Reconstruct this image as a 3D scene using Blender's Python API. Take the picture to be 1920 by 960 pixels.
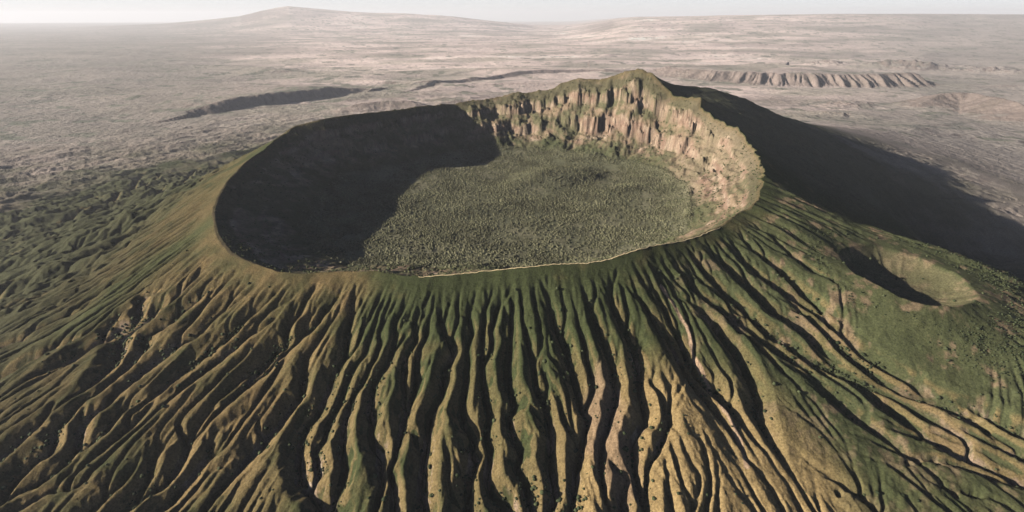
import bpy, math
import numpy as np
S = bpy.context.scene
for o in list(bpy.data.objects): bpy.data.objects.remove(o)
# ------------------------------------------------------------------ camera
cam = bpy.data.cameras.new('camera'); co = bpy.data.objects.new('camera', cam); S.collection.objects.link(co)
cam.sensor_width = 36; cam.lens = 36*1000/1920; cam.clip_start = 5; cam.clip_end = 400000
PITCH = math.atan(450/1000.)
co.location = (0, 0, 550); co.rotation_euler = (math.pi/2 - PITCH, 0, 0)
S.camera = co
# ------------------------------------------------------------------ sky, sun, exposure
SUN_EL = math.radians(17.8); SUN_AZ = math.radians(9.0)      # light travels towards +x, turned a little to +y
w = bpy.data.worlds.new("World"); S.world = w; w.use_nodes = True
wn = w.node_tree.nodes; wl = w.node_tree.links
sky = wn.new('ShaderNodeTexSky'); sky.sky_type = 'NISHITA'; sky.sun_disc = False
sky.sun_elevation = SUN_EL; sky.sun_rotation = math.atan2(-math.cos(SUN_AZ), -math.sin(SUN_AZ))
sky.altitude = 1200; sky.air_density = 0.35; sky.dust_density = 0.5; sky.ozone_density = 1.0
bg = wn['Background']; bg.inputs['Strength'].default_value = 0.05
# milky dust low above the horizon
tc = wn.new('ShaderNodeTexCoord'); sp = wn.new('ShaderNodeSeparateXYZ'); wl.new(tc.outputs['Generated'], sp.inputs[0])
er = wn.new('ShaderNodeMapRange'); er.interpolation_type = 'SMOOTHSTEP'
er.inputs['From Min'].default_value = -.01; er.inputs['From Max'].default_value = .16; er.inputs['To Min'].default_value = .85; er.inputs['To Max'].default_value = 0
wl.new(sp.outputs['Z'], er.inputs['Value'])
wm = wn.new('ShaderNodeMix'); wm.data_type = 'RGBA'; wl.new(er.outputs[0], wm.inputs['Factor'])
wl.new(sky.outputs[0], wm.inputs['A']); wm.inputs['B'].default_value = (7.6, 7.35, 6.9, 1)
wl.new(wm.outputs['Result'], bg.inputs[0])
sd = bpy.data.lights.new('sun', 'SUN'); sd.energy = 5.0; sd.angle = math.radians(.5); sd.color = (1.0, .92, .80)
so = bpy.data.objects.new('sun', sd); S.collection.objects.link(so)
from mathutils import Vector
so.rotation_euler = Vector((math.cos(SUN_EL)*math.cos(SUN_AZ), math.cos(SUN_EL)*math.sin(SUN_AZ), -math.sin(SUN_EL))).to_track_quat('-Z', 'Y').to_euler()
S.view_settings.view_transform = 'Standard'; S.view_settings.look = 'None'
S.view_settings.exposure = 1.28; S.view_settings.gamma = 1.0
S.render.engine = 'CYCLES'
S.cycles.max_bounces = 3; S.cycles.diffuse_bounces = 0; S.cycles.glossy_bounces = 1; S.cycles.volume_bounces = 0
S.cycles.use_denoising = True
try: S.cycles.denoiser = 'OPENIMAGEDENOISE'
except Exception: pass
HAZE = 1.3e-5
# surveyed lines of the place, in metres
RIM = [(-2.5471,1066.1,18.0),(-2.6255,1043.3,30.0),(-2.7576,1011.9,46.0),(-2.8199,993.6,52.0),(-2.9758,983.3,57.0),(-3.1354,969.4,63.0),(2.9152,1006.1,80.0),(2.8306,1001.0,102.0),(2.7512,924.6,120.0),(2.5707,902.3,119.0),(2.3839,891.7,114.0),(2.2514,899.4,111.0),(2.1143,934.0,112.0),(1.9836,971.3,107.0),(1.8746,1017.0,101.0),(1.7358,1022.6,116.0),(1.6671,1024.2,120.4),(1.5928,1025.0,134.4),(1.5247,1024.8,155.0),(1.4565,1023.8,155.8),(1.3231,1019.6,179.6),(1.2675,1017.0,215.8),(1.1875,1012.6,241.5),(1.1447,1009.9,235.2),(1.0468,1003.1,243.2),(0.9618,996.6,272.4),(0.8786,990.0,298.4),(0.8212,985.4,304.5),(0.7435,979.2,289.5),(0.6907,975.1,251.1),(0.6024,968.6,202.3),(0.5363,964.1,197.4),(0.4192,957.0,213.7),(0.4031,956.1,178.0),(0.2874,950.7,141.3),(0.1798,947.3,122.8),(0.0988,945.7,137.0),(0.0297,945.1,119.6),(-0.0449,945.1,94.4),(-0.2785,928.6,90.0),(-0.4855,937.3,86.0),(-0.598,950.7,76.0),(-0.7252,972.1,64.0),(-0.7898,976.3,58.0),(-0.8554,972.8,52.0),(-0.937,985.6,45.0),(-1.0244,992.1,42.0),(-1.1131,995.2,40.0),(-1.2054,998.6,44.0),(-1.263,1004.3,42.0),(-1.3162,1010.6,32.0),(-1.3759,1013.3,27.0),(-1.4561,1006.6,27.0),(-1.5116,1005.6,22.0),(-1.5681,1002.7,16.0),(-1.6251,1003.9,9.0),(-1.6859,1013.1,4.0),(-1.7538,1026.6,0.0),(-1.7828,1027.6,-1.0),(-1.8502,1027.4,-1.0),(-1.876,1025.5,0.0),(-1.9338,1039.2,-6.0),(-1.988,1059.1,-9.0),(-2.0362,1086.4,-12.0),(-2.0851,1105.0,-12.0),(-2.1678,1113.3,-10.0),(-2.2465,1122.2,-4.0),(-2.3358,1108.7,6.0),(-2.4262,1086.7,14.0)]
SC = [967.8932,1179.3063,0.8042,-0.5944,147.1673,146.4992,-40.0,-0.1155,0.0]
MOUNDS = [(205,2357,250,180,0.3,32),(58,2270,190,90,0.9,10),(422,2602,210,80,-0.2,9),(487,2189,160,60,0.5,8),(-122,1941,200,90,0.2,7)]
GUL = [(1,[(-540,1130),(-555,1109),(-570,1092),(-591,1071)]),(0.6,[(-495,1110),(-517,1090),(-551,1075),(-581,1044)]),(1.1,[(-458,1127),(-465,1103),(-476,1080),(-479,1058),(-498,1037),(-500,1016),(-492,997)]),(1,[(-426,1086),(-444,1069),(-460,1047),(-473,1013),(-495,990),(-519,970),(-548,946)]),(1,[(-390,1122),(-398,1101),(-407,1081),(-426,1057),(-447,1031),(-470,1004),(-499,973),(-527,933),(-540,922)]),(1.1,[(-388,1056),(-411,1023),(-425,993),(-439,958),(-437,925),(-431,888),(-432,875),(-448,854),(-460,823),(-473,809),(-477,789),(-489,779)]),(1.5,[(-366,1108),(-365,1089),(-360,1061),(-360,1027),(-355,988),(-354,952),(-369,916),(-372,886),(-375,880),(-382,841),(-395,818),(-401,786),(-398,763),(-389,734),(-367,705),(-339,677),(-316,650)]),(0.7,[(-316,1053),(-325,1035),(-328,1008),(-326,978),(-336,955),(-334,923),(-333,909)]),(1.1,[(-294,1029),(-299,1004),(-304,979),(-310,950),(-325,926),(-335,896),(-342,855),(-351,827),(-351,799),(-353,781),(-364,765),(-352,733),(-344,723),(-353,692),(-321,665)]),(1,[(-273,1028),(-280,1000),(-280,962),(-287,937),(-296,909),(-306,880),(-315,870),(-318,846),(-320,818),(-316,782),(-312,753),(-303,725),(-300,693),(-304,674),(-291,646)]),(1.2,[(-247,1041),(-252,1007),(-249,985),(-252,950),(-261,919),(-277,882),(-276,837),(-267,805),(-267,785),(-254,761),(-245,751)]),(0.6,[(-219,1053),(-224,1023),(-241,997)]),(0.8,[(-235,921),(-248,892),(-243,876)]),(1,[(-213,983),(-224,953),(-224,935),(-229,913),(-221,891),(-213,872),(-215,836),(-214,810),(-212,795)]),(1,[(-185,1049),(-192,1024),(-207,1022),(-209,992),(-203,969),(-220,943),(-218,912)]),(1,[(-256,833),(-247,809),(-237,779),(-237,750),(-219,729),(-210,691),(-198,645)]),(1.6,[(-232,846),(-217,832),(-214,812),(-206,790),(-179,775),(-167,744),(-161,713),(-154,678),(-148,649)]),(1,[(-175,1031),(-182,1017),(-182,980),(-193,952),(-196,912),(-193,874),(-195,864),(-203,823),(-206,793)]),(1.3,[(-161,1039),(-152,1012),(-141,981),(-125,956),(-118,941),(-135,909),(-138,876),(-142,861),(-152,837),(-158,816),(-155,792),(-158,749),(-160,713)]),(0.7,[(-166,926),(-148,900),(-143,882)]),(0.7,[(-123,1051),(-112,1020),(-91,1011)]),(1.2,[(-93,1047),(-91,1016),(-83,989),(-89,969),(-92,935),(-93,902),(-94,872),(-97,849),(-97,821),(-82,796),(-73,778),(-77,760),(-66,743),(-72,723),(-80,688),(-75,646)]),(0.6,[(-83,826),(-69,796),(-63,786)]),(0.7,[(-142,819),(-132,789),(-122,763),(-115,728),(-111,693)]),(0.7,[(-103,787),(-96,749),(-81,710),(-75,684)]),(1.4,[(-69,1058),(-64,1028),(-61,987),(-62,947),(-60,897),(-57,878),(-56,870),(-45,836),(-39,813),(-48,784),(-42,760),(-42,741),(-43,710),(-33,683),(-14,666),(0,645)]),(1,[(-27,1078),(-24,1046),(-35,1016),(-43,988),(-37,970),(-45,943),(-55,921),(-57,896)]),(1.3,[(6,1055),(3,1016),(0,993),(-3,954),(-8,910),(-5,870),(3,851),(10,833),(0,816),(5,781),(12,767),(20,748),(12,727),(26,698),(35,664),(38,643)]),(0.8,[(-34,822),(-20,807),(-16,774),(-12,736),(0,718),(23,691)]),(1.2,[(20,1003),(31,973),(39,938),(49,905),(51,868),(56,858),(68,827),(69,797),(75,773),(72,754),(71,727),(76,705),(81,679),(63,642)]),(0.6,[(13,856),(21,829),(35,794),(40,781)]),(0.9,[(26,814),(38,785),(47,767),(58,739),(67,720)]),(1.4,[(64,1086),(78,1054),(85,1024),(92,987),(103,972),(113,947),(116,917),(124,885),(128,866),(135,823),(144,813),(135,774),(124,737),(117,706),(109,673),(99,643)]),(0.8,[(46,973),(50,931),(60,913),(70,880),(82,859),(94,833),(102,799),(117,770),(125,746)]),(0.8,[(73,961),(83,925),(96,901),(105,875),(111,818),(123,784),(132,765)]),(0.4,[(94,1027),(100,1002),(103,987)]),(0.9,[(114,980),(122,964),(123,940),(135,915),(143,886),(141,862)]),(1.1,[(142,1000),(146,981),(155,952),(155,924),(160,887),(160,863),(145,825),(147,813)]),(1.3,[(145,802),(162,789),(171,763),(165,749),(177,735),(192,717),(205,708),(196,682),(180,641)]),(1.1,[(164,1053),(174,1032),(183,1004),(187,981),(197,947),(206,908),(207,876),(210,863),(194,819),(176,778),(171,762)]),(0.6,[(172,841),(177,813),(173,784)]),(1.4,[(224,1103),(226,1075),(223,1041),(234,1006),(246,975),(259,947),(262,913),(257,867),(258,828),(259,805),(234,782),(227,754),(226,731),(224,709)]),(0.7,[(252,1071),(249,1037),(244,1004),(249,960)]),(1,[(273,1078),(282,1059),(299,1029),(313,1006),(329,982),(341,957),(350,920),(361,896),(378,868)]),(0.8,[(293,937),(295,901),(285,877),(296,851),(301,838),(295,810)]),(1,[(302,912),(311,884),(316,864),(313,833),(301,802),(286,776),(271,752),(250,722),(236,685),(226,643)]),(0.7,[(256,797),(272,785),(268,764)]),(1.1,[(309,1093),(318,1086),(337,1053),(348,1005),(361,971),(363,951),(368,926),(379,901),(398,881),(407,871)]),(0.8,[(392,959),(404,935),(415,914),(415,883),(420,861)]),(1.3,[(355,1071),(390,1070),(412,1059),(431,1035),(449,1012),(460,988),(472,967),(478,950),(487,924),(490,901),(493,868),(486,847)]),(0.6,[(440,915),(443,895),(443,875)]),(0.4,[(451,871),(460,846),(469,825)]),(1,[(429,1227),(443,1188),(461,1150),(484,1117),(507,1088),(531,1063),(551,1031),(583,996),(617,969)]),(1,[(488,1256),(496,1220),(520,1185),(545,1145),(569,1110),(595,1069),(630,1038),(661,1002)]),(0.9,[(532,1285),(554,1241),(577,1203),(606,1162),(642,1126),(693,1077)]),(0.9,[(592,1303),(610,1252),(647,1207),(678,1159),(705,1106)]),(0.8,[(674,1311),(700,1260),(740,1191)]),(1,[(424,1112),(456,1076),(484,1051),(517,1020),(549,984),(585,961)]),(0.7,[(442,1028),(483,1012),(520,986),(540,959)]),(0.8,[(386,1172),(393,1145),(414,1118),(432,1090),(459,1063)]),(0.6,[(359,1173),(371,1130),(390,1102)]),(0.6,[(314,1157),(336,1132),(355,1117)]),(0.6,[(405,1200),(425,1170),(442,1132),(465,1106)]),(0.9,[(627,1177),(650,1131),(682,1084),(705,1050),(732,1014),(752,974),(783,940),(817,911),(846,875),(885,836)]),(1,[(614,1142),(648,1095),(677,1054),(704,1006),(731,960),(758,923),(786,894),(815,877),(866,854),(904,816)]),(1,[(585,1065),(618,1040),(643,1018),(663,979),(688,942),(719,907),(756,887),(796,860),(822,833)]),(1.7,[(568,1018),(606,997),(635,960),(678,933),(708,909),(734,881),(748,858),(761,845)]),(1,[(546,955),(588,928),(624,906),(642,878),(664,848),(688,820)]),(0.5,[(526,871),(544,841),(566,824)]),(0.5,[(559,891),(567,867),(578,830)]),(0.5,[(581,895),(582,874),(594,830)]),(0.5,[(597,879),(608,835)]),(0.6,[(797,939),(830,908),(873,869),(928,834),(956,809)]),(1.2,[(822,894),(880,855),(926,832),(943,808),(974,789),(1004,771)]),(0.8,[(773,864),(805,834),(853,808),(896,781),(946,749),(976,731)]),(0.8,[(742,839),(791,811),(837,783),(892,752),(926,720),(955,702)]),(1.8,[(693,811),(741,803),(785,793),(824,766),(862,746),(920,705),(949,688)]),(0.7,[(645,788),(693,774),(727,753),(782,744),(831,728),(888,706)]),(0.5,[(703,739),(760,735),(816,729)]),(0.5,[(730,716),(752,698),(774,687),(807,682)]),(0.5,[(519,769),(538,748),(560,724),(590,694),(618,673),(630,643)]),(0.5,[(537,692),(557,673),(581,653)]),(0.3,[(602,774),(630,757),(672,735)]),(0.6,[(315,790),(301,758),(279,726),(274,682),(270,641)]),(0.5,[(354,792),(351,750),(350,717),(345,684),(329,642)]),(0.5,[(378,775),(398,764),(422,743)]),(0.5,[(320,728),(329,715),(326,683),(301,641)]),(0.5,[(366,759),(367,728),(362,694),(349,642)]),(0.4,[(345,837),(349,821)]),(1.4,[(-868,1197),(-905,1192),(-938,1195),(-919,1138),(-925,1107),(-957,1101),(-987,1078),(-1011,1061)]),(1.2,[(-775,1223),(-797,1213),(-803,1192),(-827,1167),(-843,1144),(-876,1139),(-877,1115),(-903,1099),(-923,1070),(-909,1036),(-903,1006)]),(1,[(-717,1187),(-718,1162),(-747,1148),(-759,1128),(-785,1112),(-807,1087),(-831,1071),(-852,1053),(-839,1024),(-848,1005)]),(1,[(-632,1117),(-660,1103),(-684,1077),(-706,1054),(-720,1036),(-748,1021),(-769,1001),(-789,978)]),(0.7,[(-669,1207),(-681,1182),(-700,1160),(-717,1134),(-734,1105),(-745,1072)]),(1.1,[(-556,1115),(-573,1095),(-593,1076),(-614,1046),(-633,1022),(-657,1000),(-681,978),(-695,961)]),(1,[(-530,1059),(-550,1042),(-571,1029),(-599,1006),(-625,980),(-641,961)]),(1.3,[(-493,1081),(-503,1037),(-500,1014),(-490,998),(-514,982),(-523,964)]),(0.7,[(-557,995),(-572,975),(-590,952)]),(0.5,[(-530,1002),(-532,971)]),(0.5,[(-614,1161),(-633,1138),(-659,1117),(-675,1092)]),(1.4,[(-938,1184),(-964,1162),(-984,1138),(-991,1083),(-1004,1052),(-1023,1030)]),(1.5,[(-1574,1723),(-1583,1667),(-1627,1632),(-1670,1601),(-1640,1505),(-1662,1469)]),(1,[(-1258,1575),(-1255,1541),(-1294,1527),(-1298,1464),(-1343,1446),(-1354,1409)]),(1.4,[(-1024,1119),(-1050,1101),(-1093,1097),(-1129,1083),(-1163,1068),(-1219,1042)]),(0.8,[(-1183,1223),(-1207,1207),(-1241,1204),(-1276,1177),(-1321,1162)]),(0.6,[(-1083,1302),(-1109,1285),(-1129,1266),(-1150,1239),(-1188,1227)]),(0.6,[(-993,1347),(-1016,1330),(-1050,1317),(-1089,1301)]),(0.7,[(-1338,1368),(-1390,1365),(-1442,1354),(-1472,1329)]),(1.3,[(-813,925),(-824,902),(-843,887),(-863,868),(-871,841),(-860,803),(-874,768),(-900,749),(-930,736),(-947,717)]),(1,[(-736,906),(-763,885),(-801,862),(-814,825),(-831,807),(-860,794)]),(0.8,[(-715,921),(-733,898),(-739,873),(-758,837)]),(1.4,[(-658,811),(-668,795),(-679,767),(-675,743),(-680,715),(-701,676)]),(1.6,[(-565,868),(-614,850),(-620,827),(-627,798),(-623,776),(-630,749),(-640,726),(-668,713),(-691,688),(-697,667)]),(1.6,[(-543,837),(-580,809),(-577,781),(-586,751),(-599,725),(-610,697),(-626,681),(-634,662)]),(1.2,[(-969,906),(-962,876),(-974,850),(-995,821),(-1010,795)]),(1.5,[(-876,930),(-904,899),(-912,870),(-923,842),(-910,799),(-929,788),(-941,764),(-952,721)]),(1,[(-702,769),(-705,743),(-719,721),(-742,696),(-753,675)]),(0.8,[(-774,734),(-812,722),(-848,716),(-875,701),(-899,683)]),(0.9,[(-503,775),(-528,755),(-565,736),(-577,708),(-591,686)]),(1.5,[(-2954,5029),(-2895,4560),(-3022,4427),(-3162,4331),(-3424,4148),(-3613,4065),(-3556,3775),(-3302,3295)]),(0.8,[(-2726,4770),(-2718,4445),(-2781,4232),(-2710,3839)]),(0.7,[(-2613,3880),(-2567,3588),(-2283,3088),(-2337,2985),(-2355,2833)]),(0.9,[(-2710,3806),(-3034,3996),(-3193,3844),(-3191,3616),(-3029,3224),(-2975,2938)]),(0.8,[(-2392,3916),(-2313,3400),(-2257,3078),(-2126,2701),(-2181,2490),(-2310,2395),(-2362,2275)]),(0.8,[(-2295,4056),(-2167,3622),(-1971,3019),(-1719,2374),(-1741,2183),(-1824,2096),(-1905,1977),(-2049,1942)]),(0.8,[(-1234,1625),(-1240,1556),(-1275,1538)])]
TRACK = [(339.1,1089.6),(356.6,1065.1),(371.9,1023.4),(384.0,988.2),(382.9,946.1),(393.3,907.2),(406.1,872.9),(411.2,838.2),(421.0,807.9),(427.2,778.4),(427.2,744.7),(421.8,716.8)]
SCARP = [(2757,12103),(3362,10347),(4083,9680),(4825,9303),(5635,9160),(6468,9090),(7392,9450)]
HILL = [(5004,6773),(5514,7064),(5793,6978),(5775,6541),(5543,5804)]
FAULT = [(-3750,6600),(-3550,6900),(-3300,7250),(-2850,7950),(-2350,8700)]
LIT = [(-2121,6773),(-1772,6978),(-1379,7064),(-1084,6936)]
RIDGE2 = [(-1497,9160),(-791,10347),(443,11640),(1593,11984),(2255,11867)]
NEARSC = [(-3205,2981),(-3414,3425),(-3529,4295),(-2842,4718)]
# ------------------------------------------------------------------ noise
from concurrent.futures import ThreadPoolExecutor
POOL = ThreadPoolExecutor(4)
def par(f, x, y):
    """evaluate f(x, y) in row blocks on all cores"""
    if x.ndim < 2: return f(x, y)
    n = 24; e = np.linspace(0, x.shape[0], n+1).astype(int)
    res = list(POOL.map(lambda k: f(x[e[k]:e[k+1]], y[e[k]:e[k+1]]), range(n)))
    if isinstance(res[0], tuple): return tuple(np.concatenate([r[i] for r in res]) for i in range(len(res[0])))
    return np.concatenate(res)
_U = np.uint32
def _h(ix, iy, seed):
    h = ix*_U(374761393) + iy*_U(668265263) + _U((seed*1442695041) & 0xffffffff)
    h = (h ^ (h >> _U(13)))*_U(1274126177)
    h = (h ^ (h >> _U(16)))*_U(2246822519)
    return ((h ^ (h >> _U(15))) & _U(0xffffff)).astype(np.float32)*np.float32(1/8388607.5) - np.float32(1)
def vnoise(x, y, seed=0):
    x = np.asarray(x); y = np.asarray(y)
    xf = np.floor(x); yf = np.floor(y)
    fx = (x - xf).astype(np.float32); fy = (y - yf).astype(np.float32)
    ix = xf.astype(np.int32).astype(np.uint32); iy = yf.astype(np.int32).astype(np.uint32)
    fx = fx*fx*fx*(fx*(fx*6-15)+10); fy = fy*fy*fy*(fy*(fy*6-15)+10)
    o = _U(1)
    a = _h(ix, iy, seed); b = _h(ix+o, iy, seed); c_ = _h(ix, iy+o, seed); d = _h(ix+o, iy+o, seed)
    return (a + (b-a)*fx) * (1-fy) + (c_ + (d-c_)*fx) * fy
def fbm(x, y, octv=4, seed=0, gain=0.5, lac=2.03):
    v = 0; amp = 1.0; tot = 0
    for o in range(octv):
        ca, sa = math.cos(o*1.1+.3), math.sin(o*1.1+.3)
        v = v + amp*vnoise(ca*x - sa*y + o*17.3, sa*x + ca*y - o*9.1, seed+o*31); tot += amp
        amp *= gain; x = x*lac; y = y*lac
    return v/tot
def ridged(x, y, octv=4, seed=0, gain=0.5):
    v = 0; amp = 1.0; tot = 0
    for o in range(octv):
        ca, sa = math.cos(o*1.3+.5), math.sin(o*1.3+.5)
        n = 1-np.abs(vnoise(ca*x - sa*y + o*13.7, sa*x + ca*y + o*5.3, seed+o*17))*1.6
        v = v + amp*n; tot += amp
        amp *= gain; x = x*2.07; y = y*2.07
    return v/tot
def sstep(a, b, x):
    t = np.clip((x-a)/(b-a), 0, 1); return t*t*(3-2*t)
# ------------------------------------------------------------------ volcano shape
CX, CY = -20.0, 2120.0
ZP = -550.0                                   # level of the plain, metres below the near rim
ZF = -122.0                                   # crater floor
NT = 4096
_th = (np.arange(NT)+.5)/NT*2*math.pi - math.pi
def _ptab(t, v):
    o = np.argsort(t); t = np.asarray(t)[o]; v = np.asarray(v)[o]
    return np.interp(_th, np.concatenate([t-2*math.pi, t, t+2*math.pi]), np.concatenate([v, v, v]))
def _psm(v, deg):
    n = max(1, int(deg/360*NT)); k = np.hanning(2*n+1); k /= k.sum()
    return np.convolve(np.concatenate([v[-n:], v, v[:n]]), k, 'valid')
_R = _psm(_ptab([r[0] for r in RIM], [r[1] for r in RIM]), .8)
_Z = _psm(_ptab([r[0] for r in RIM], [r[2] for r in RIM]), .5)
_ZS = _psm(_Z, 26)
_LAM = _psm(_ptab(np.radians([-180, -150, -120, -90, -70, -55, -45, -33, -27, -14, 5, 38, 90, 150]),
                  [1050, 1050, 950, 900, 950, 1350, 2700, 2400, 1000, 850, 1050, 2400, 1300, 1000]), 4)
_W = _psm(_ptab(np.radians([-180, -90, -40, -12, 10, 30, 42, 55, 75, 100, 130]),
                [260, 230, 200, 205, 200, 215, 285, 330, 340, 325, 280]), 6)
_jg = sstep(-62, -40, np.degrees(_th))*sstep(150, 110, np.degrees(_th))
_ja = _th*950
_RS = _psm(_R, 3.0); _ZS2 = _psm(_Z, 2.0)          # without the small teeth of the edge
_R = _R + _jg*(4.5*vnoise(_ja/17, _ja*0, 61)+6*vnoise(_ja/46, _ja*0, 62)) + 1.5*vnoise(_ja/14, _ja*0+5, 63)
_Z = _Z + _jg*(3.0*vnoise(_ja/14, _ja*0, 64)+4*vnoise(_ja/38, _ja*0, 65)) + .8*vnoise(_ja/20, _ja*0+5, 66)
def tab(v, th):
    f = (th+math.pi)/(2*math.pi)*NT - .5
    i = np.floor(f).astype(np.int64); f = f-i
    return v[i % NT]*(1-f) + v[(i+1) % NT]*f
def polar(x, y):
    return np.hypot(x-CX, y-CY), np.arctan2(y-CY, x-CX)
def outer(x, y):
    """the smooth cone outside the rim, without ravines"""
    r, th = polar(x, y)
    s = r - tab(_R, th)
    sp = np.maximum(s, 0)
    zr = tab(_Z, th); zs = tab(_ZS, th)
    zz = zs + (zr-zs)*np.exp(-sp/160)
    z = ZP + (zz-ZP)*np.exp(-sp/tab(_LAM, th))
    td = np.degrees(th)                       # the eastern shoulder ends in a steeper brow
    z = z + 85*np.exp(-((td-36)/13)**2)*sstep(0, 450, sp)*np.exp(-np.maximum(sp-700, 0)/900)
    return z - 190*sstep(590, 1080, sp)*sstep(-50, -34, td)*sstep(25, 0, td)*np.exp(-np.maximum(sp-1080, 0)/700)
def side_crater(x, y, z):
    u = ((x-SC[0])*SC[2] + (y-SC[1])*SC[3]); v = (-(x-SC[0])*SC[3] + (y-SC[1])*SC[2])
    wob = 1+.05*vnoise(u/60, v/60, 5)
    rho = np.hypot(u/SC[4], v/SC[5])*wob
    plane = SC[6] + SC[7]*u + SC[8]*v
    lip = plane + 12 + 3*vnoise(u/40, v/40, 6)
    inside = lip - 46*(1-np.clip(rho, 0, 1)**3.2) - 3*np.abs(vnoise(np.arctan2(v, u)*7, rho*1.5, 7))*sstep(.3, .8, rho)*sstep(1, .95, rho)
    k = np.exp(-np.maximum(rho-1, 0)*SC[5]/62.)
    out = z + (lip-z)*k
    return np.where(rho < 1, inside, out), rho
CLIFF_T = [0, .14, .20, .25, .42, .47, .53, .60, .85, 1.0]
CLIFF_H = [0, .12, .18, .40, .52, .58, .80, .84, .95, 1.0]
def wall_all(x, y):
    r, th = polar(x, y)
    R = tab(_R, th); Rs = tab(_RS, th); u0 = np.maximum(R - r, 0); W = tab(_W, th)
    kk = np.exp(-u0/16.)
    u = u0*kk + np.maximum(Rs - r, 0)*(1-kk)
    zr = tab(_Z, th)*kk + tab(_ZS2, th)*(1-kk)
    arc = th*900 + 26*fbm(x/90, y/90, 3, 70)
    far = sstep(-.6, .1, np.sin(th))
    b1 = ridged(arc/190+3.4, u/900, 3, 71); b2 = ridged(arc/60, u/190, 4, 72)
    b3 = sstep(.25, .6, vnoise(arc/75+9, u/400, 76))
    but = (b1-.45)*.07 + (b2-.45)*.012 - b3*.09
    t = u/W
    env = np.clip(t*5, 0, 1)*np.clip((1.25-t)*3, 0, 1)
    tw = t - but*env*(.3+.7*far)
    tb = tw + (.075*fbm(arc/100, u/90, 5, 73, .6) + (.03+.03*far)*fbm(x/30, y/30, 5, 77, .6))*env + .05*vnoise(arc/420, 0*arc, 78)
    h = np.interp(tb, CLIFF_T, CLIFF_H)
    lin = np.clip(tb, 0, 1)**.85
    m = np.clip(.8+.6*fbm(arc/210, u/500, 2, 74), .1, 1)*sstep(50, 140, zr)
    # broken rock: blocks and ledges follow height as well as run
    zq = zr + (ZF+34-zr)*(h*m + lin*(1-m))
    tb = tb + 15./W*(fbm(arc/55, zq/24, 4, 91, .6) + .5*ridged(arc/120+zq/90, zq/45, 3, 92) - .25)*env*(.3+.7*far)
    h = np.interp(tb, CLIFF_T, CLIFF_H); lin = np.clip(tb, 0, 1)**.85
    h = h*m + lin*(1-m)
    toe = ZF + 34 + 12*fbm(arc/160, 0*arc, 2, 75)
    zw = zr + (toe-zr)*h
    q = (zw + .05*arc + 9*fbm(x/70, y/70, 2, 79))/19.          # ledges where harder beds crop out
    zw = zw + 6.0*(np.abs((q % 1)*2-1)**1.5-.4)*np.clip(t*6-.6, 0, 1)*np.clip((1-t)*4, 0, 1)*sstep(40, 90, zr)
    d = np.maximum(u-W, 0)
    fl = ZF + (toe-ZF)*np.exp(-d/70) + 5*fbm(x/260, y/260, 4, 81)
    # low lava lobes on the floor
    for (mx, my, a, b, ang, hh) in MOUNDS:
        ca, sa = math.cos(ang), math.sin(ang)
        q = np.hypot((ca*(x-mx)+sa*(y-my))/a, (-sa*(x-mx)+ca*(y-my))/b)
        fl = fl + hh*(1-sstep(.25, 1.1, q + .06*vnoise(x/60, y/60, 83)))
    k = sstep(.92, 1.15, t)
    return zw*(1-k) + fl*k, t, tb
def wall_floor(x, y): return wall_all(x, y)[:2]
def base(x, y):
    r, th = polar(x, y)
    s = r - tab(_R, th)
    zo = outer(x, y)
    zo, rho = side_crater(x, y, zo)
    zi, t = wall_floor(x, y)
    return np.where(s >= 0, zo, zi)
# ------------------------------------------------------------------ ravines on the slopes (raster, 2.5 m cells)
RX0, RX1, RY0, RY1, CELL = -3000., 3000., 250., 3700., 2.5
nx = int((RX1-RX0)/CELL)+1; ny = int((RY1-RY0)/CELL)+1
gx = RX0+np.arange(nx)*CELL; gy = RY0+np.arange(ny)*CELL
X, Y = np.meshgrid(gx, gy)
X = X.astype(np.float32); Y = Y.astype(np.float32)
Z0 = par(base, X.astype(np.float64), Y.astype(np.float64)).astype(np.float32)
rr, tt = polar(X, Y)
SS = (rr - tab(_R, tt)).astype(np.float32)           # metres outside the rim
wxn = par(lambda a, b: fbm(a/70., b/70., 3, 201)*4.5+fbm(a/22., b/22., 2, 203)*1.8, X, Y); wyn = par(lambda a, b: fbm(a/70., b/70., 3, 202)*4.5+fbm(a/22., b/22., 2, 204)*1.8, X, Y)
XW = (X+wxn).astype(np.float32); YW = (Y+wyn).astype(np.float32)
carve = np.zeros_like(Z0)
SLP = .84
def smooth_line(p, step=14.):
    p = np.array(p, float); out = []
    q = np.vstack([2*p[0]-p[1], p, 2*p[-1]-p[-2]])
    for i in range(1, len(q)-2):
        n = max(1, int(np.hypot(*(q[i+1]-q[i]))/step))
        for k in range(n):
            t = k/n
            out.append(.5*((2*q[i]) + (q[i+1]-q[i-1])*t + (2*q[i-1]-5*q[i]+4*q[i+1]-q[i+2])*t*t + (3*q[i]-q[i-1]-3*q[i+1]+q[i+2])*t**3))
    out.append(p[-1]); return np.array(out)
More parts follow.
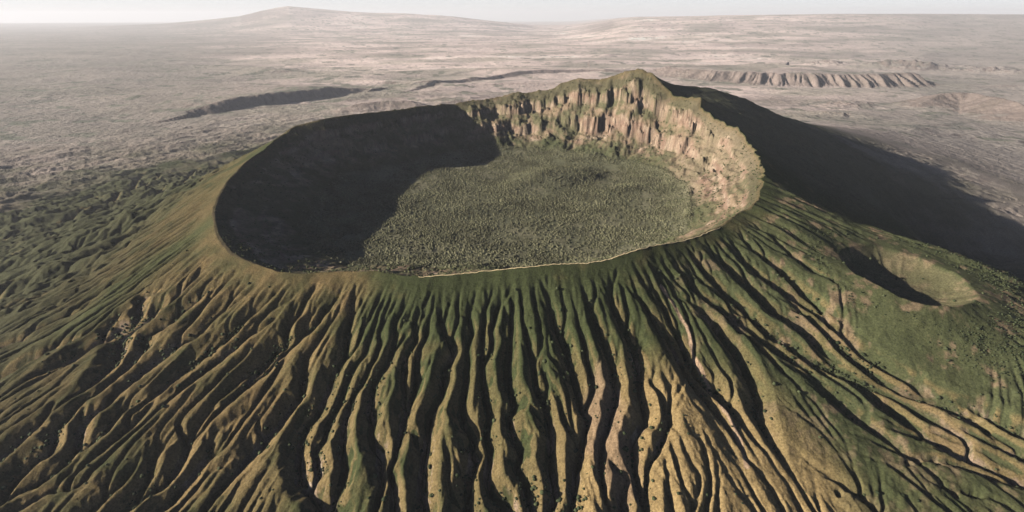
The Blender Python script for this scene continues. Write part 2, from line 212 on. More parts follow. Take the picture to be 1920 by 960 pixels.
def carve_line(p, D, slp=SLP):
    pad = D.max()/slp + 14
    for i in range(len(p)-1):
        a = p[i]; b = p[i+1]
        x0, x1 = min(a[0], b[0])-pad, max(a[0], b[0])+pad; y0, y1 = min(a[1], b[1])-pad, max(a[1], b[1])+pad
        i0 = max(0, int((x0-RX0)/CELL)); i1 = min(nx, int((x1-RX0)/CELL)+2)
        j0 = max(0, int((y0-RY0)/CELL)); j1 = min(ny, int((y1-RY0)/CELL)+2)
        if i0 >= i1 or j0 >= j1: continue
        xs = XW[j0:j1, i0:i1]; ys = YW[j0:j1, i0:i1]
        d = b-a; L2 = float(d@d)+1e-6
        t = np.clip(((xs-a[0])*d[0]+(ys-a[1])*d[1])/L2, 0, 1)
        q = np.sqrt((xs-a[0]-t*d[0])**2+(ys-a[1]-t*d[1])**2 + 2.0)
        c_ = D[i]+(D[i+1]-D[i])*t - slp*q
        np.maximum(carve[j0:j1, i0:i1], c_, out=carve[j0:j1, i0:i1])
brg = np.random.default_rng(11)
for wgt, pts in GUL:
    if len(pts) < 2: continue
    p = smooth_line(pts)
    L = np.concatenate([[0], np.cumsum(np.hypot(*np.diff(p, axis=0).T))])
    dist0 = math.hypot(pts[0][0], pts[0][1])
    Dm = min(34., 29*wgt**.8)
    if math.degrees(math.atan2(p[0][1]-CY, p[0][0]-CX)) < -114: Dm *= 1.25
    D = Dm*(.16+.84*(1-np.exp(-L/110.)))
    # below its traced end every ravine runs on downslope and shallows out
    e = p[-1]; dv = p[-1]-p[-3 if len(p) > 2 else 0]; dv = dv/(np.hypot(*dv)+1e-6)
    rv = np.array([e[0]-CX, e[1]-CY]); rv /= np.hypot(*rv); ext = []
    for q_ in range(1, 12):
        dv = dv*.8+rv*.2; e = e+dv*15; ext.append(e)
    p = np.vstack([p, ext]); D = np.concatenate([D, D[-1]*np.linspace(.95, .12, len(ext))])
    carve_line(p, D)
    # side branches that notch the spurs
    nxt = 18.
    for i in range(2, len(p)-9):
        if L[min(i, len(L)-1)] < nxt: continue
        nxt = L[min(i, len(L)-1)] + brg.uniform(13, 34)
        tn = p[i+1]-p[i-1]; tn /= np.hypot(*tn)+1e-6; sd = brg.choice([-1, 1]); nm = np.array([-tn[1], tn[0]])*sd
        o1 = brg.uniform(12, 34); u1 = brg.uniform(30, 75)
        a_ = p[i]; m_ = p[i]+nm*o1*.55-tn*u1*.45; b_ = p[i]+nm*o1-tn*u1
        db = D[i]*brg.uniform(.65, .95)
        carve_line(np.array([b_, m_, a_]), np.array([db*.25, db*.7, db]), .95)
# soften the upper break of slope
carve = np.where(carve > 0, carve*carve/(carve+5), 0).astype(np.float32)
def blur(a, n=1):
    for _ in range(n):
        b = a.copy(); b[1:-1] = (a[:-2]+2*a[1:-1]+a[2:])/4; a = b.copy(); a[:, 1:-1] = (b[:, :-2]+2*b[:, 1:-1]+b[:, 2:])/4
    return a
OUT = sstep(4, 40, SS)
rho_sc = par(lambda a, b: side_crater(a, b, 0*a)[1], X, Y)
SCM = sstep(1.05, 1.9, rho_sc)                       # 0 on the side crater
# the south-eastern foot is smooth and open, few runnels
_cu = (X-420)*.90+(Y-720)*.43; _cv = -(X-420)*.43+(Y-720)*.90
CALM = 1-.85*sstep(1.0, .55, np.hypot((_cu-330)/480, _cv/150)+.15*par(lambda a, b: fbm(a/120., b/120., 2, 231), X, Y))
def leftlump(x, y):
    """knobbly lava ground on and beyond the western flank"""
    r, th = polar(x, y); s_ = r-tab(_R, th)
    m = sstep(-900, -1500, x-.15*(y-1500))*sstep(80, 400, s_)*sstep(900, 1500, y)*sstep(8500, 3500, np.hypot(x, y))
    return m*((ridged((x*.86+y*.5)/430., (-x*.5+y*.86)/150., 5, 213, .58)-.5)*62)
# broad lumps of the flanks
lump = par(lambda a, b: fbm(a/420., b/420., 4, 211)*16 + fbm(a/90., b/90., 3, 212)*3.5, X, Y)*sstep(30, 420, SS)*SCM
LL = par(leftlump, X, Y)
lump += LL
# faint radial furrows that seed the runnels
lump += par(lambda a, b: fbm(a/11., b/170., 3, 216)*3.0+ridged(a/25., b/260., 3, 217)*5.5, tt*1100+wxn, rr+wyn)*sstep(6, 90, SS)*SCM*sstep(3000, 1500, SS)*CALM
Z = (Z0 + lump - carve*OUT*SCM).astype(np.float32)
rng = np.random.default_rng(5)
def rill(Z, mask, n, steps, k, inert=.55, sp=1.1):
    sm = blur(Z, 1)
    gyv, gxv = np.gradient(sm); gyv = gyv.astype(np.float32); gxv = gxv.astype(np.float32)
    px = rng.random(n).astype(np.float32)*(nx-3)+1; py = rng.random(n).astype(np.float32)*(ny-3)+1
    keep = mask[py.astype(int), px.astype(int)] > .05
    px = px[keep]; py = py[keep]; vx = np.zeros_like(px); vy = np.zeros_like(px)
    cnt = np.zeros(nx*ny, np.float32)
    for s_ in range(steps):
        ii = px.astype(np.int32); jj = py.astype(np.int32)
        fx = px-ii; fy = py-jj
        def smp(A): return (A[jj, ii]*(1-fx)+A[jj, ii+1]*fx)*(1-fy)+(A[jj+1, ii]*(1-fx)+A[jj+1, ii+1]*fx)*fy
        vx = vx*inert - smp(gxv)*(1-inert); vy = vy*inert - smp(gyv)*(1-inert)
        m = np.sqrt(vx*vx+vy*vy)+1e-5
        px = px+vx/m*sp; py = py+vy/m*sp
        ok = (px > 1) & (px < nx-3) & (py > 1) & (py < ny-3)
        px, py, vx, vy = px[ok], py[ok], vx[ok], vy[ok]
        cnt += np.bincount(py.astype(np.int32)*nx+px.astype(np.int32), minlength=nx*ny)
    cnt = blur(cnt.reshape(ny, nx), 1)
    return Z - k*np.log1p(cnt*.35)*mask
RM = (sstep(6, 70, SS)*SCM*CALM*(.6+.4*sstep(-.2, .5, par(lambda a, b: fbm(a/500., b/500., 2, 230), X, Y)))).astype(np.float32)
WM = (sstep(0, -12, SS)*sstep(-330, -200, SS)).astype(np.float32)
for it in range(4):
    Z = rill(Z, RM+.15*WM, 420000, 130, [1.9, 1.6, 1.2, .9][it])
    Z = Z*.94+blur(Z, 1)*.06
edge = sstep(RX0, RX0+350, X)*sstep(RX1, RX1-350, X)*sstep(RY1, RY1-300, Y)
DZ = ((Z-Z0-LL)*edge).astype(np.float32)
_b = blur(Z, 5); CREST = blur(-(np.gradient(np.gradient(_b, axis=0), axis=0)+np.gradient(np.gradient(_b, axis=1), axis=1)), 2)/CELL/CELL
CARV = carve
def rs(A, x, y):
    fx = np.clip((x-RX0)/CELL, 0, nx-1.001); fy = np.clip((y-RY0)/CELL, 0, ny-1.001)
    i = fx.astype(np.int64); j = fy.astype(np.int64); fx = fx-i; fy = fy-j
    v = (A[j, i]*(1-fx)+A[j, i+1]*fx)*(1-fy)+(A[j+1, i]*(1-fx)+A[j+1, i+1]*fx)*fy
    return np.where((x > RX0) & (x < RX1) & (y > RY0) & (y < RY1), v, 0)
# ------------------------------------------------------------------ plain and far country
def line_sd(x, y, P):
    """signed distance to a polyline (+ on its left), distance along it, total length"""
    best = np.full(x.shape, 1e12); sg = np.zeros(x.shape); al = np.zeros(x.shape); acc = 0
    for (ax, ay), (bx, by) in zip(P[:-1], P[1:]):
        dx, dy = bx-ax, by-ay; L = math.hypot(dx, dy)
        tr = ((x-ax)*dx+(y-ay)*dy)/L/L; t = np.clip(tr, 0, 1)
        q = np.hypot(x-ax-t*dx, y-ay-t*dy); cr = dx*(y-ay)-dy*(x-ax)
        m = q < best
        best = np.where(m, q, best); sg = np.where(m, np.sign(cr), sg); al = np.where(m, acc+tr*L, al); acc += L
    return best*sg, al, acc
def scarp(x, y, P, h, wid, decay, gul=0., gw=200., seed=0, end=500.):
    P = [tuple(q) for q in P]
    wx = x+fbm(x/900, y/900, 3, seed+1)*120; wy = y+fbm(x/900, y/900, 3, seed+2)*120
    d, a, L = line_sd(wx, wy, P)
    g = ridged(a/gw, d/1500., 3, seed)
    f = sstep(0, 1, (d - gul*g*.45*wid)/wid)
    tap = sstep(-end, end, a)*sstep(L+end, L-end, a)
    return h*tap*(f*np.exp(-np.maximum(d-wid, 0)/decay) - gul*.35*g*4*f*(1-f))
SIL_L = [(0, 58), (150, 52), (300, 45), (400, 36), (450, 30), (490, 20), (540, 12), (580, 15), (620, 19), (700, 24), (760, 25), (850, 31), (930, 40), (1000, 48)]
SIL_R = [(1050, 44), (1150, 36), (1250, 32), (1350, 29), (1450, 27.5), (1600, 26), (1750, 26), (1920, 27), (2300, 25)]
def silh(L, D):
    u = np.array([(p[0]-960)/1000. for p in L]); v = np.array([(480-p[1])/1000. for p in L])
    c_, s_ = math.cos(PITCH), math.sin(PITCH)
    f = c_+v*s_; up = -s_+v*c_
    return u/f, 550+D*up/f
PL, HL = silh(SIL_L, 56000.); PR, HR = silh(SIL_R, 44000.)
def country(x, y):
    """relief of the plain relative to ZP"""
    r, th = polar(x, y); D = np.hypot(x, y)
    z = fbm(x/2600., y/2600., 4, 301)*22 + fbm(x/330., y/330., 4, 302)*5
    # broken lava ground west of the mountain and beyond it
    rough = np.clip(fbm(x/2400.+5, y/2400., 3, 303)*1.6+.45, 0, 1)*sstep(16000, 5000, D)
    q = (x*.8+y*.35, -x*.35+y*.8)
    z = z + rough*((ridged(q[0]/900., q[1]/420., 5, 304)-.5)*46)
    z = z + sstep(5000, 12000, D)*(ridged(x/3800., y/1900., 4, 305)-.5)*75*sstep(45000, 15000, D)
    z = z + scarp(x, y, SCARP, 155, 560, 9000, .6, 95, 311, 300)
    z = z + scarp(x, y, FAULT, 130, 230, 2600, .4, 170, 321, 900)
    z = z + scarp(x, y, RIDGE2, 55, 160, 1800, .35, 260, 331, 800)
    d, a, L = line_sd(x, y, HILL)
    g = ridged(a/170., np.abs(d)/900., 3, 351); k = np.clip(1-np.abs(d)/520, 0, 1)
    z = z + 190*sstep(-500, 900, a)*sstep(L+900, L-500, a)*(k**1.2)*(1-.45*g*(1-k)*2*k**.3)
    d, a, L = line_sd(x, y, LIT)
    g = ridged(a/110., np.abs(d)/500., 3, 361); k = np.clip(1-np.abs(d)/300, 0, 1)
    z = z + 85*sstep(-300, 400, a)*sstep(L+300, L-400, a)*(k**1.1)*(1-.5*g*(1-k))
    z = z + 65*np.exp(-(((x+750)/650.)**2+((y-7600)/700.)**2))
    for (hx, hy, rad, hh, sd_) in [(9300, 13300, 900, 190, 1), (10600, 12500, 700, 140, 2), (12100, 12000, 800, 160, 3), (8000, 14300, 700, 120, 4),
                                  (13200, 10800, 800, 120, 5), (2900, 5600, 330, 38, 6), (3500, 5900, 380, 45, 7), (-5200, 12500, 900, 60, 8), (4300, 7000, 420, 45, 9)]:
        q = np.hypot(x-hx, y-hy)/rad*(1+.3*vnoise(x/rad*1.7, y/rad*1.7, 370+sd_))
        z = z + hh*np.exp(-q*q*1.6)*(.75+.5*(ridged(x/rad*3, y/rad*3, 3, 380+sd_)-.4))
    # far highlands
    p = x/np.maximum(y, 1.)
    hl = np.interp(p, PL, HL); hr = np.interp(p, PR, HR)
    bl = np.exp(-np.abs((y-56000)/13000.)**2.0)
    z = z + np.maximum(hl-ZP, 0)*bl*(1+.03*fbm(x/2500., y/2500., 3, 391))*sstep(1.0, .7, p-PL[-1]+.7)
    br = sstep(17000, 43500, y)*sstep(PR[0]-.02, PR[0]+.14, p)
    z = z + np.maximum(hr-ZP, 0)*br*(1+ (1-sstep(36000, 43500, y))*.12*fbm(x/3500., y/2500., 4, 392))
    return z
def land(x, y):
    r, th = polar(x, y); s = r - tab(_R, th)
    z = base(x, y) + rs(DZ, x, y) + leftlump(x, y)
    far = sstep(700, 2600, s)*sstep(ZP+330, ZP+60, z)
    D = np.hypot(x, y); z = z + country(x, y)*far
    fine = (fbm(x/15., y/15., 4, 221, .6)*1.5+ridged(x/26., y/26., 3, 222)*1.4)*sstep(3500, 1200, D)*sstep(0, 30, np.abs(s))
    return z + fine, s
# ------------------------------------------------------------------ grid, denser towards the slopes that lie nearest
def geo(a, b, k):
    n = max(2, int(math.log(b/a)/k)); return a*np.exp(np.arange(n)/n*math.log(b/a))
dd = np.concatenate([geo(230, 600, .006), geo(600, 1150, .0019), geo(1150, 3300, .0021), geo(3300, 13000, .0034), geo(13000, 130000, .009), [130000.]])
NA = 1500
az = np.linspace(-math.radians(64), math.radians(64), NA)
AZ, DD = np.meshgrid(az, dd)
GX = DD*np.sin(AZ); GY = DD*np.cos(AZ)
GZ, GS = par(land, GX, GY)
ND = len(dd)
# slope and aspect
zd = np.gradient(GZ, axis=0)/np.gradient(dd)[:, None]
za = np.gradient(GZ, axis=1)/(az[1]-az[0])/DD
sx = zd*np.sin(AZ)+za*np.cos(AZ); sy = zd*np.cos(AZ)-za*np.sin(AZ)
slope = np.hypot(sx, sy)
# ------------------------------------------------------------------ ground cover colours (what grows or lies there; lens falloff and haze painted in too)
def mix(a, b, k): return a*(1-k[..., None])+np.asarray(b)*k[..., None]
GR, GT = polar(GX, GY)
TD = np.degrees(GT)
n1 = par(lambda a, b: fbm(a/300., b/300., 4, 401), GX, GY); n2 = par(lambda a, b: fbm(a/45., b/45., 4, 402), GX, GY); n3 = par(lambda a, b: fbm(a/12., b/12., 3, 403), GX, GY)
carv = rs(CARV, GX, GY)
green = np.array([.038, .045, .019]); tan = np.array([.150, .106, .050]); olive = np.array([.075, .070, .034])
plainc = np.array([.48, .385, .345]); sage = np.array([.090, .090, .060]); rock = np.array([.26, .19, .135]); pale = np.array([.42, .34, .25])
red = np.array([.17, .115, .080]); wood = np.array([.10, .10, .062])
col = np.zeros(GX.shape+(3,))+green
dry = sstep(-.1, .6, n1*.8+n2*.5)*(1-.6*sstep(350, 800, GX)*sstep(2500, 1500, DD))
col = mix(col, tan, dry*.55)
# the dry south-western spurs
sw = sstep(-104, -110, TD)*sstep(-172, -150, TD)*sstep(1500, 700, GS)
col = mix(col, tan*.85, np.clip(sw*(.6+.7*n2), 0, 1))
col = mix(col, olive*.5, sstep(-500, -1300, GX)*sstep(3000, 1500, DD)*.75*(1-sstep(2500, 5500, GS)))  # lower-left flank darkened: corner falloff painted into the cover
gstr = np.exp(-((TD+141-.006*GS)/3.2)**2)*sstep(700, 200, GS)
col = mix(col, green*1.2, gstr*.8)
# dry fan at the foot of the southern slope
fan = sstep(330, 190, np.hypot((GX-330)/1.0, (GY-640)/1.0)+40*n1*2+30*n2)
col = mix(col, tan*1.4, fan*.9)
# western flank: darker scrub
wf = sstep(-1050, -1500, GX)*sstep(2600, 1500, GS)
col = mix(col, [.055, .056, .030], wf*.85)
# north-east and east flank scrub
col = mix(col, sage*.8, sstep(-20, 10, TD)*sstep(120, 80, TD)*.8*sstep(0, 60, GS))
# open ground round the side crater
rsc = par(lambda a, b: side_crater(a, b, 0*a)[1], GX, GY)
shoulder = sstep(5.0, 2.5, rsc)*sstep(20, 80, GS)
col = mix(col, [.062, .068, .032], shoulder*.7)
pinkp = sstep(.1, .5, n2+.5*n3)*shoulder
col = mix(col, [.19, .125, .085], pinkp*.55)
col = mix(col, [.115, .098, .055], sstep(1.0, .93, rsc)*.75*(.8+.4*n2))
col = mix(col, [.30, .21, .11], np.exp(-((rsc-1.22)/.10)**2)*sstep(-.2, -.6, -((GX-SC[0])*SC[2]+(GY-SC[1])*SC[3])/SC[4]*-1)*0)
# plain
pl_ = sstep(1100, 3400, GS+700*n1)
pl_ = np.where(GX < 0, sstep(1500, 5200, GS+1100*n1), pl_)*sstep(-1200, 400, GX)+sstep(1500, 5200, GS+1100*n1)*(1-sstep(-1200, 400, GX))
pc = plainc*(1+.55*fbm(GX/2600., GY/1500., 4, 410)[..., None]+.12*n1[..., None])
pc = pc*(1+.25*sstep(9000, 16000, DD)[..., None])  # paler far out: distance haze painted into the plain colour
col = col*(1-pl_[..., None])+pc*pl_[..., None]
gp = sstep(-.1, .45, fbm(GX/1700.+9, GY/1100., 4, 411)); col = mix(col, [.20, .195, .145], gp*pl_*.6)
mid = sstep(8500, 3000, np.hypot(GX, GY)+1200*n1)*sstep(200, -900, GX)
col = mix(col, [.070, .072, .046], mid*pl_*.92)
wvig = sstep(-.25, -.62, GX/np.maximum(GY, 500.)+.12*fbm(GX/2500., GY/1800., 4, 412))        # plain darkened to west and east: lens falloff painted in
evig = sstep(.38, .80, GX/np.maximum(GY, 500.)+.12*fbm(GX/2500., GY/1800., 4, 413))
col = mix(col, [.175, .16, .135], np.clip(wvig, 0, 1)*pl_*.8*(1-mid))
col = mix(col, [.215, .20, .175], np.clip(evig, 0, 1)*pl_*.7)
chn = sstep(.030, .006, np.abs(par(lambda a, b: fbm(a/3300.+3, b/2300., 4, 414), GX, GY)))+sstep(.025, .005, np.abs(par(lambda a, b: fbm(a/1500.+8, b/1300., 3, 415), GX, GY)))*.7
col = mix(col, [.13, .135, .11], np.clip(chn, 0, 1)*pl_*.6*sstep(22000, 9000, DD))
grove = sstep(.30, .5, par(lambda a, b: fbm(a/260., b/260., 4, 416), GX, GY)+.5*n1); col = mix(col, [.12, .13, .095], grove*pl_*.75)
scf = sstep(.10, .28, slope)*pl_
col = mix(col, [.16, .125, .11], scf*.85)
# thicker growth along the beds of the ravines
bed = sstep(14, 26, carv)*sstep(.1, .4, n2+.3)
col = mix(col, green*.8, bed*.5*(1-pl_))
# dry grass on the sharp crests, bare earth on the steepest banks
crest = sstep(.006, .030, rs(CREST, GX, GY))*sstep(3, 9, carv)*(.6+.6*n1)
col = mix(col, tan*1.15, np.clip(crest*.8, 0, .8))
bank = sstep(1.2, 1.6, slope)*sstep(8, 18, carv)*sstep(-.05, .4, n1+n2*.8)
col = mix(col, rock*.8, bank*.9)
bright = sstep(1.3, 1.6, slope)*sstep(18, 26, carv)*sstep(.5, .7, n2+.6*n1)
col = mix(col, pale, bright*.7)
redp = sstep(60, 30, np.hypot((GX-185)/1., (GY-760)/2.6)+20*n2)
col = mix(col, red, redp*.6)
# eroded foot track and pale banks beside the ravines
_tl = smooth_line(TRACK, 12).tolist(); L_ = float(np.hypot(*np.diff(np.array(_tl), axis=0).T).sum())
d_, a_ = par(lambda a, b: line_sd(a, b, _tl)[:2], GX, GY)
tk = sstep(5.5, 2.5, np.abs(d_)+2.5*n3)*(a_ > 0)*(a_ < L_)
col = mix(col, [.34, .235, .16], tk*.8)
# inside the crater: rock walls in bands, scrub on the ledges, woodland on the floor
zw_, tw_, tb_ = par(wall_all, GX, GY)
inn = (GS < 0)
_arc = GT*900.; nb = par(lambda a, b: fbm(a/38., b/20., 5, 425, .6), _arc, GZ); nc = par(lambda a, b: fbm(a/140., b/55., 3, 426), _arc, GZ)
strata = .5+.5*np.sin(GZ/7.5+fbm(GX/120., GY/120., 3, 421)*4)
rk = mix(np.zeros(GX.shape+(3,))+rock, [.17, .105, .078], sstep(-.2, .2, nc+.4*nb)*.75)
rk = mix(rk, pale*.95, strata*sstep(-.1, .25, nb+.3*nc)*.6)
veg = mix(np.zeros(GX.shape+(3,))+[.105, .098, .055], [.20, .145, .095], sstep(-.3, .4, nb+.5*nc))
def band(c0, w0): return np.exp(-((tb_-c0)/w0)**2)
bandk = np.maximum(np.maximum(band(.225, .035)*sstep(-.5, .1, nc), band(.50, .045)*sstep(-.35, .25, nc+.1)), band(.70, .13)*sstep(.0, .35, nc+.3*nb)*.9)
rock_k = np.clip(bandk*1.1+sstep(1.8, 2.8, slope)*.5+nb*1.0+.4*nc-.3, 0, 1)
east = sstep(32, 10, np.abs(TD)*1.0)                    # the east wall is bare, dry and pale
veg = mix(veg, [.088, .078, .046], sstep(.22, .14, tb_))
ew = mix(veg, [.19, .15, .10], east*.75)
wc = ew*(1-rock_k[..., None])+rk*rock_k[..., None]
wc = mix(wc, [.058, .068, .032], sstep(.6, .95, tw_+.2*n2)*(1-east)*.8)
flr = sstep(.9, 1.12, tw_+.06*n2)
fc = mix(np.zeros(GX.shape+(3,))+wood, [.15, .14, .09], sstep(-.2, .5, n1+.5*n2))
wc = wc*(1-flr[..., None])+fc*flr[..., None]
toptan = sstep(.08, .0, tw_)*.5
wc = mix(wc, tan*.8, toptan)
col = np.where(inn[..., None], wc*np.where(flr < .5, .88, 1.)[..., None], col)
col = col*(1+.16*n3[..., None])
col = np.clip(col, .01, .7)
# ------------------------------------------------------------------ materials
def land_mat(name, bump=1.0, scale=1.0, var=.28, rough=1.0):
    m = bpy.data.materials.new(name); m.use_nodes = True; N = m.node_tree.nodes; L = m.node_tree.links
    b = N['Principled BSDF']; b.inputs['Roughness'].default_value = rough; b.inputs['Specular IOR Level'].default_value = .05
    at = N.new('ShaderNodeAttribute'); at.attribute_name = 'cover'
    g = N.new('ShaderNodeNewGeometry')
    n = N.new('ShaderNodeTexNoise'); n.inputs['Scale'].default_value = .16*scale; n.inputs['Detail'].default_value = 5; n.inputs['Roughness'].default_value = .7
    L.new(g.outputs['Position'], n.inputs['Vector'])
    mr = N.new('ShaderNodeMapRange'); mr.inputs['From Min'].default_value = .3; mr.inputs['From Max'].default_value = .7
    mr.inputs['To Min'].default_value = 1-var; mr.inputs['To Max'].default_value = 1+var
    L.new(n.outputs['Fac'], mr.inputs['Value'])
    mx = N.new('ShaderNodeVectorMath'); mx.operation = 'SCALE'
    L.new(at.outputs['Color'], mx.inputs[0]); L.new(mr.outputs['Result'], mx.inputs['Scale'])
    L.new(mx.outputs[0], b.inputs['Base Color'])
    if bump:
        n2_ = N.new('ShaderNodeTexNoise'); n2_.inputs['Scale'].default_value = .22*scale; n2_.inputs['Detail'].default_value = 4; n2_.inputs['Roughness'].default_value = .65
        L.new(g.outputs['Position'], n2_.inputs['Vector'])
        bp = N.new('ShaderNodeBump'); bp.inputs['Distance'].default_value = 1.6*bump/scale; bp.inputs['Strength'].default_value = .8
        L.new(n2_.outputs['Fac'], bp.inputs['Height']); L.new(bp.outputs[0], b.inputs['Normal'])
    return m
M_slope = land_mat('grassy_slope', 1.6, 1.6, .5)
M_wall = land_mat('banded_rock', 1.6, .8)
M_floor = land_mat('wooded_floor', 1.0)
M_plain = land_mat('dry_plain', 1.0, .05, .10)
def tag(o, label, kind=None, cat=None, group=None):
    o['label'] = label
    if kind: o['kind'] = kind
    if cat: o['category'] = cat
    if group: o['group'] = group
    return o
def mesh_obj(name, V, Fq, mat, colr=None, smooth=True):
    me = bpy.data.meshes.new(name); k = Fq.shape[1]
    me.vertices.add(len(V)); me.vertices.foreach_set('co', V.astype(np.float32).ravel())
    me.loops.add(Fq.size); me.loops.foreach_set('vertex_index', Fq.astype(np.int32).ravel())
    me.polygons.add(len(Fq)); me.polygons.foreach_set('loop_start', np.arange(0, Fq.size, k, dtype=np.int32))
    me.polygons.foreach_set('loop_total', np.full(len(Fq), k, np.int32))
    if smooth: me.polygons.foreach_set('use_smooth', np.ones(len(Fq), bool))
    if colr is not None:
        a = me.attributes.new('cover', 'FLOAT_COLOR', 'POINT')
        c4 = np.ones((len(V), 4), np.float32); c4[:, :3] = colr; a.data.foreach_set('color', c4.ravel())
    me.update(calc_edges=True); me.materials.append(mat)
    o = bpy.data.objects.new(name, me); S.collection.objects.link(o); return o
V = np.stack([GX, GY, GZ], -1).reshape(-1, 3); Cc = col.reshape(-1, 3)
I0 = (np.arange(ND-1)[:, None]*NA+np.arange(NA-1)[None]).ravel()
Q = np.stack([I0, I0+1, I0+NA+1, I0+NA], 1)
def cellv(A): return A.reshape(-1)[I0]
cs = cellv(GS); ct = cellv(tw_); crr = cellv(rsc); cD = cellv(DD); cX = cellv(GX); cY = cellv(GY); ctd = cellv(TD)
lab = np.full(len(I0), 0)                                     # 0 mountain slope
lab[cs > 2300] = 1                                            # plain
lab[cs < 0] = 2; lab[(cs < 0) & (ct > 1.03)] = 3
lab[crr < 1.12] = 4
def near_poly(P, lo, hi, ends=200):
    d, a, L = line_sd(cX, cY, [tuple(q) for q in P]); return (d > lo) & (d < hi) & (a > -ends) & (a < L+ends) & (cD > 3500)
lab[near_poly(SCARP, -60, 760)] = 5
lab[near_poly(HILL, -520, 520, 600)] = 6
lab[near_poly(FAULT, -60, 380)] = 7
lab[(cellv(GY) > 34000) & (cX < 6000)] = 8
lab[(cellv(GY) > 20000) & (cX >= 6000)] = 9
info = {0: ('mountain', M_slope, 'ravined green and tan outer slopes of the volcano below the crater rim', 'mountain'),
        1: ('ground', M_plain, 'pale dusty pink plain spreading round the volcano', 'ground'),
        2: ('crater_wall', M_wall, 'banded rock cliffs and scree inside the large crater', 'crater wall'),
        3: ('crater_floor', M_floor, 'flat wooded floor of the large crater, half in shadow', 'crater floor'),
        4: ('small_crater', M_slope, 'small oval grassy crater on the right flank', 'crater'),
        5: ('escarpment', M_plain, 'long fluted caldera escarpment on the plain behind the summit', 'escarpment'),
        6: ('hill', M_plain, 'low fluted hill on the plain at the right edge', 'hill'),
        7: ('fault_ridge', M_plain, 'dark shaded fault ridge on the plain left of the crater', 'ridge'),
        8: ('distant_mountain', M_plain, 'faint broad shield mountain on the hazy horizon at the left', 'mountain'),
        9: ('distant_hills', M_plain, 'faint flat highland along the hazy horizon at the right', 'hills')}
for k, (nm, mt, lb, ca) in info.items():
    q = Q[lab == k]
    if not len(q): continue
    used, inv = np.unique(q, return_inverse=True)
    tag(mesh_obj(nm, V[used], inv.reshape(q.shape)[:, ::-1], mt, Cc[used]), lb, 'structure', ca)
# ------------------------------------------------------------------ plants
def leaf_mat(name, c1, c2):
    m = bpy.data.materials.new(name); m.use_nodes = True; N = m.node_tree.nodes; L = m.node_tree.links
    b = N['Principled BSDF']; b.inputs['Roughness'].default_value = .9; b.inputs['Specular IOR Level'].default_value = .1
    g = N.new('ShaderNodeNewGeometry'); r = N.new('ShaderNodeValToRGB')
    r.color_ramp.elements[0].color = (*c1, 1); r.color_ramp.elements[1].color = (*c2, 1)
    L.new(g.outputs['Random Per Island'], r.inputs['Fac'])
    n = N.new('ShaderNodeTexNoise'); n.inputs['Scale'].default_value = .011; n.inputs['Detail'].default_value = 5; n.inputs['Roughness'].default_value = .65
    L.new(g.outputs['Position'], n.inputs['Vector'])
    q = N.new('ShaderNodeMapRange'); q.inputs['From Min'].default_value = .33; q.inputs['From Max'].default_value = .67; q.inputs['To Min'].default_value = .6; q.inputs['To Max'].default_value = 1.45
    L.new(n.outputs['Fac'], q.inputs['Value'])
    v = N.new('ShaderNodeVectorMath'); v.operation = 'SCALE'; L.new(r.outputs['Color'], v.inputs[0]); L.new(q.outputs[0], v.inputs['Scale'])
    L.new(v.outputs[0], b.inputs['Base Color'])
    return m
t_ = (1+5**.5)/2
ICO = np.array([(-1, t_, 0), (1, t_, 0), (-1, -t_, 0), (1, -t_, 0), (0, -1, t_), (0, 1, t_), (0, -1, -t_), (0, 1, -t_), (t_, 0, -1), (t_, 0, 1), (-t_, 0, -1), (-t_, 0, 1)], float)
ICO /= np.linalg.norm(ICO[0])
ICF = np.array([(0, 11, 5), (0, 5, 1), (0, 1, 7), (0, 7, 10), (0, 10, 11), (1, 5, 9), (5, 11, 4), (11, 10, 2), (10, 7, 6), (7, 1, 8), (3, 9, 4), (3, 4, 2), (3, 2, 6), (3, 6, 8), (3, 8, 9), (4, 9, 5), (2, 4, 11), (6, 2, 10), (8, 6, 7), (9, 8, 1)])
def scatter(name, xs, ys, rad, mat, label, flat=.75):
    n = len(xs); z, _ = land(xs, ys)
    R_ = rng.random((n, 12))*.75+.6
    a = rng.random(n)*6.28; ca, sa = np.cos(a), np.sin(a)
    P = ICO[None]*R_[..., None]
    px = P[..., 0]*ca[:, None]-P[..., 1]*sa[:, None]; py = P[..., 0]*sa[:, None]+P[..., 1]*ca[:, None]
    V_ = np.stack([px*rad[:, None]+xs[:, None], py*rad[:, None]+ys[:, None], P[..., 2]*rad[:, None]*flat+z[:, None]+rad[:, None]*.35], -1).reshape(-1, 3)
    F_ = (ICF[None]+np.arange(n)[:, None, None]*12).reshape(-1, 3)
    o = mesh_obj(name, V_, F_, mat, None, False)
    return tag(o, label, 'stuff', name.replace('_', ' '))
# woodland on the crater floor
n = 260000
a = rng.random(n)*6.283; q = np.sqrt(rng.random(n))*1000
xs = CX+q*np.cos(a); ys = CY+q*np.sin(a)
_, tq = wall_floor(xs, ys)
dens = .55+.95*fbm(xs/90., ys/90., 5, 501, .6)
k = (tq > .93) & (rng.random(n) < np.where(tq > 1.02, dens, dens*.5))
xs, ys = xs[k], ys[k]
scatter('crater_forest', xs, ys, 1.2+rng.random(len(xs))**3*3.0, leaf_mat('tree_leaves', (.062, .064, .034), (.140, .132, .078)), 'dense grey green woodland covering the crater floor')
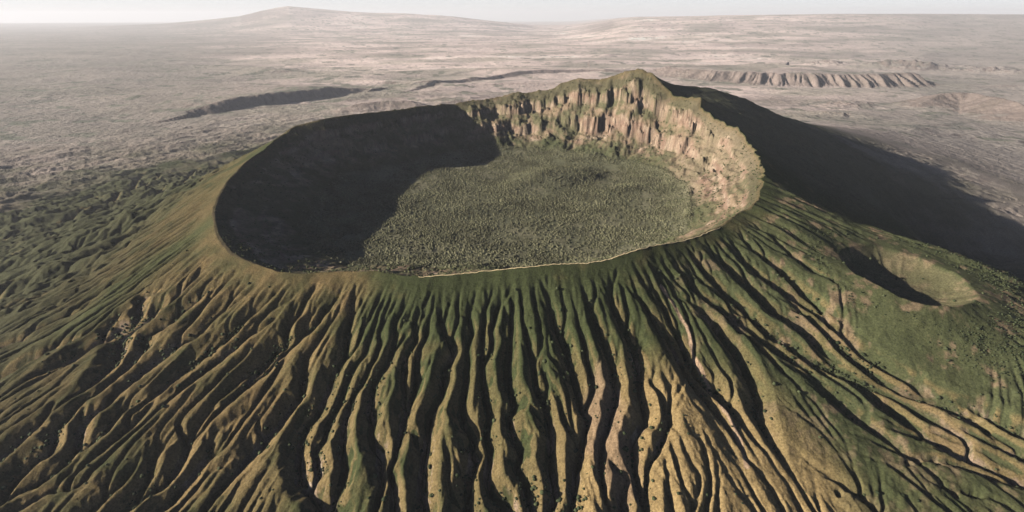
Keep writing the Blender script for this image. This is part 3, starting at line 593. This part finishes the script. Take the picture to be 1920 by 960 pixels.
# bushes on the open shoulder by the side crater and in the ravines
n = 42000
xs = 750+rng.random(n)*1250; ys = 750+rng.random(n)*620
_, rq = side_crater(xs, ys, 0*xs); r_, t__ = polar(xs, ys); s_ = r_-tab(_R, t__)
dn = sstep(1.15, 1.5, rq)*sstep(5.5, 2.0, rq)*sstep(100, 300, s_)*(.5+.8*fbm(xs/150., ys/150., 3, 502))*sstep(0, 200, (xs-900)-.9*(1250-ys)+330)
k = rng.random(n) < dn
xs, ys = xs[k], ys[k]
n = 200000
x2 = -1100+rng.random(n)*2300; y2 = 480+rng.random(n)*900
cv = rs(CARV, x2, y2); kk = rng.random(n) < (sstep(8, 22, cv)*(.3+.9*fbm(x2/60., y2/60., 3, 503))*.8+.006)
r_, t__ = polar(x2, y2); kk &= (r_-tab(_R, t__)) > 40
x3 = np.concatenate([xs, x2[kk]]); y3 = np.concatenate([ys, y2[kk]])
scatter('bushes', x3, y3, np.concatenate([.8+rng.random(len(xs))**2*1.9, 0.7+rng.random(kk.sum())**4*4.2]), leaf_mat('bush_leaves', (.020, .028, .013), (.055, .064, .030)), 'small dark bushes scattered on the slopes and along ravine beds')
# scrub on the crater rim and walls
n = 26000
a = rng.random(n)*6.283; q = rng.random(n)**1.3*330
R0 = tab(_R, a-math.pi); xs = CX+(R0-q)*np.cos(a-math.pi); ys = CY+(R0-q)*np.sin(a-math.pi)
k = rng.random(n) < (.35+.9*fbm(xs/70., ys/70., 3, 504))*sstep(3, 12, q)*.8
xs, ys = xs[k], ys[k]
scatter('wall_shrubs', xs, ys, 1.2+rng.random(len(xs))**2*2.8, leaf_mat('scrub_leaves', (.035, .045, .02), (.095, .095, .045)), 'low scrub clinging to ledges of the crater walls')
# ------------------------------------------------------------------ footpath along the near rim
ph = np.radians(np.arange(-101, -55, .12)); Rp = tab(_R, ph)+2.2+1.2*vnoise(ph*90, ph*0, 9)
wv = 1.5+.5*vnoise(ph*40, ph*0+3, 10)
rows = []
for off in (-1, -.33, .33, 1):
    q = Rp+off*wv; x = CX+q*np.cos(ph); y = CY+q*np.sin(ph); z, _ = land(x, y); rows.append(np.stack([x, y, z], -1))
P = np.stack(rows, 1); zc = P[..., 2].max(1); P[..., 2] = zc[:, None]+.35+np.array([-1.6, 0, 0, -1.6])[None]*.5
nP = len(ph); ii = np.arange(nP-1)
F4 = np.concatenate([np.stack([ii*4+j, ii*4+j+1, (ii+1)*4+j+1, (ii+1)*4+j], 1) for j in range(3)])
pm = land_mat('bare_earth', .4)
o = mesh_obj('path', P.reshape(-1, 3), F4, pm, np.tile([.46, .37, .22], (nP*4, 1)))
tag(o, 'thin pale footpath running along the near crater rim', 'structure', 'path')
# ------------------------------------------------------------------ haze
hz = bpy.data.materials.new('haze'); hz.use_nodes = True; N = hz.node_tree.nodes; L = hz.node_tree.links
N.remove(N['Principled BSDF']); pv = N.new('ShaderNodeVolumePrincipled')
pv.inputs['Color'].default_value = (.86, .87, .93, 1); pv.inputs['Density'].default_value = HAZE; pv.inputs['Anisotropy'].default_value = 0.1
L.new(pv.outputs[0], N['Material Output'].inputs['Volume'])
zb, zt = float(GZ.min())-1, max(565., float(GZ.max())+5)
bx = np.array([(x, y, z) for z in (zb, zt) for y in (-60000., 131000.) for x in (-125000., 125000.)])
o = mesh_obj('haze', bx, np.array([(0, 2, 3, 1), (4, 5, 7, 6), (0, 1, 5, 4), (2, 6, 7, 3), (0, 4, 6, 2), (1, 3, 7, 5)]), hz, None, False)
tag(o, 'pale haze lying over the whole plain', 'stuff', 'haze')
print('verts', len(V), 'z', zb, zt)
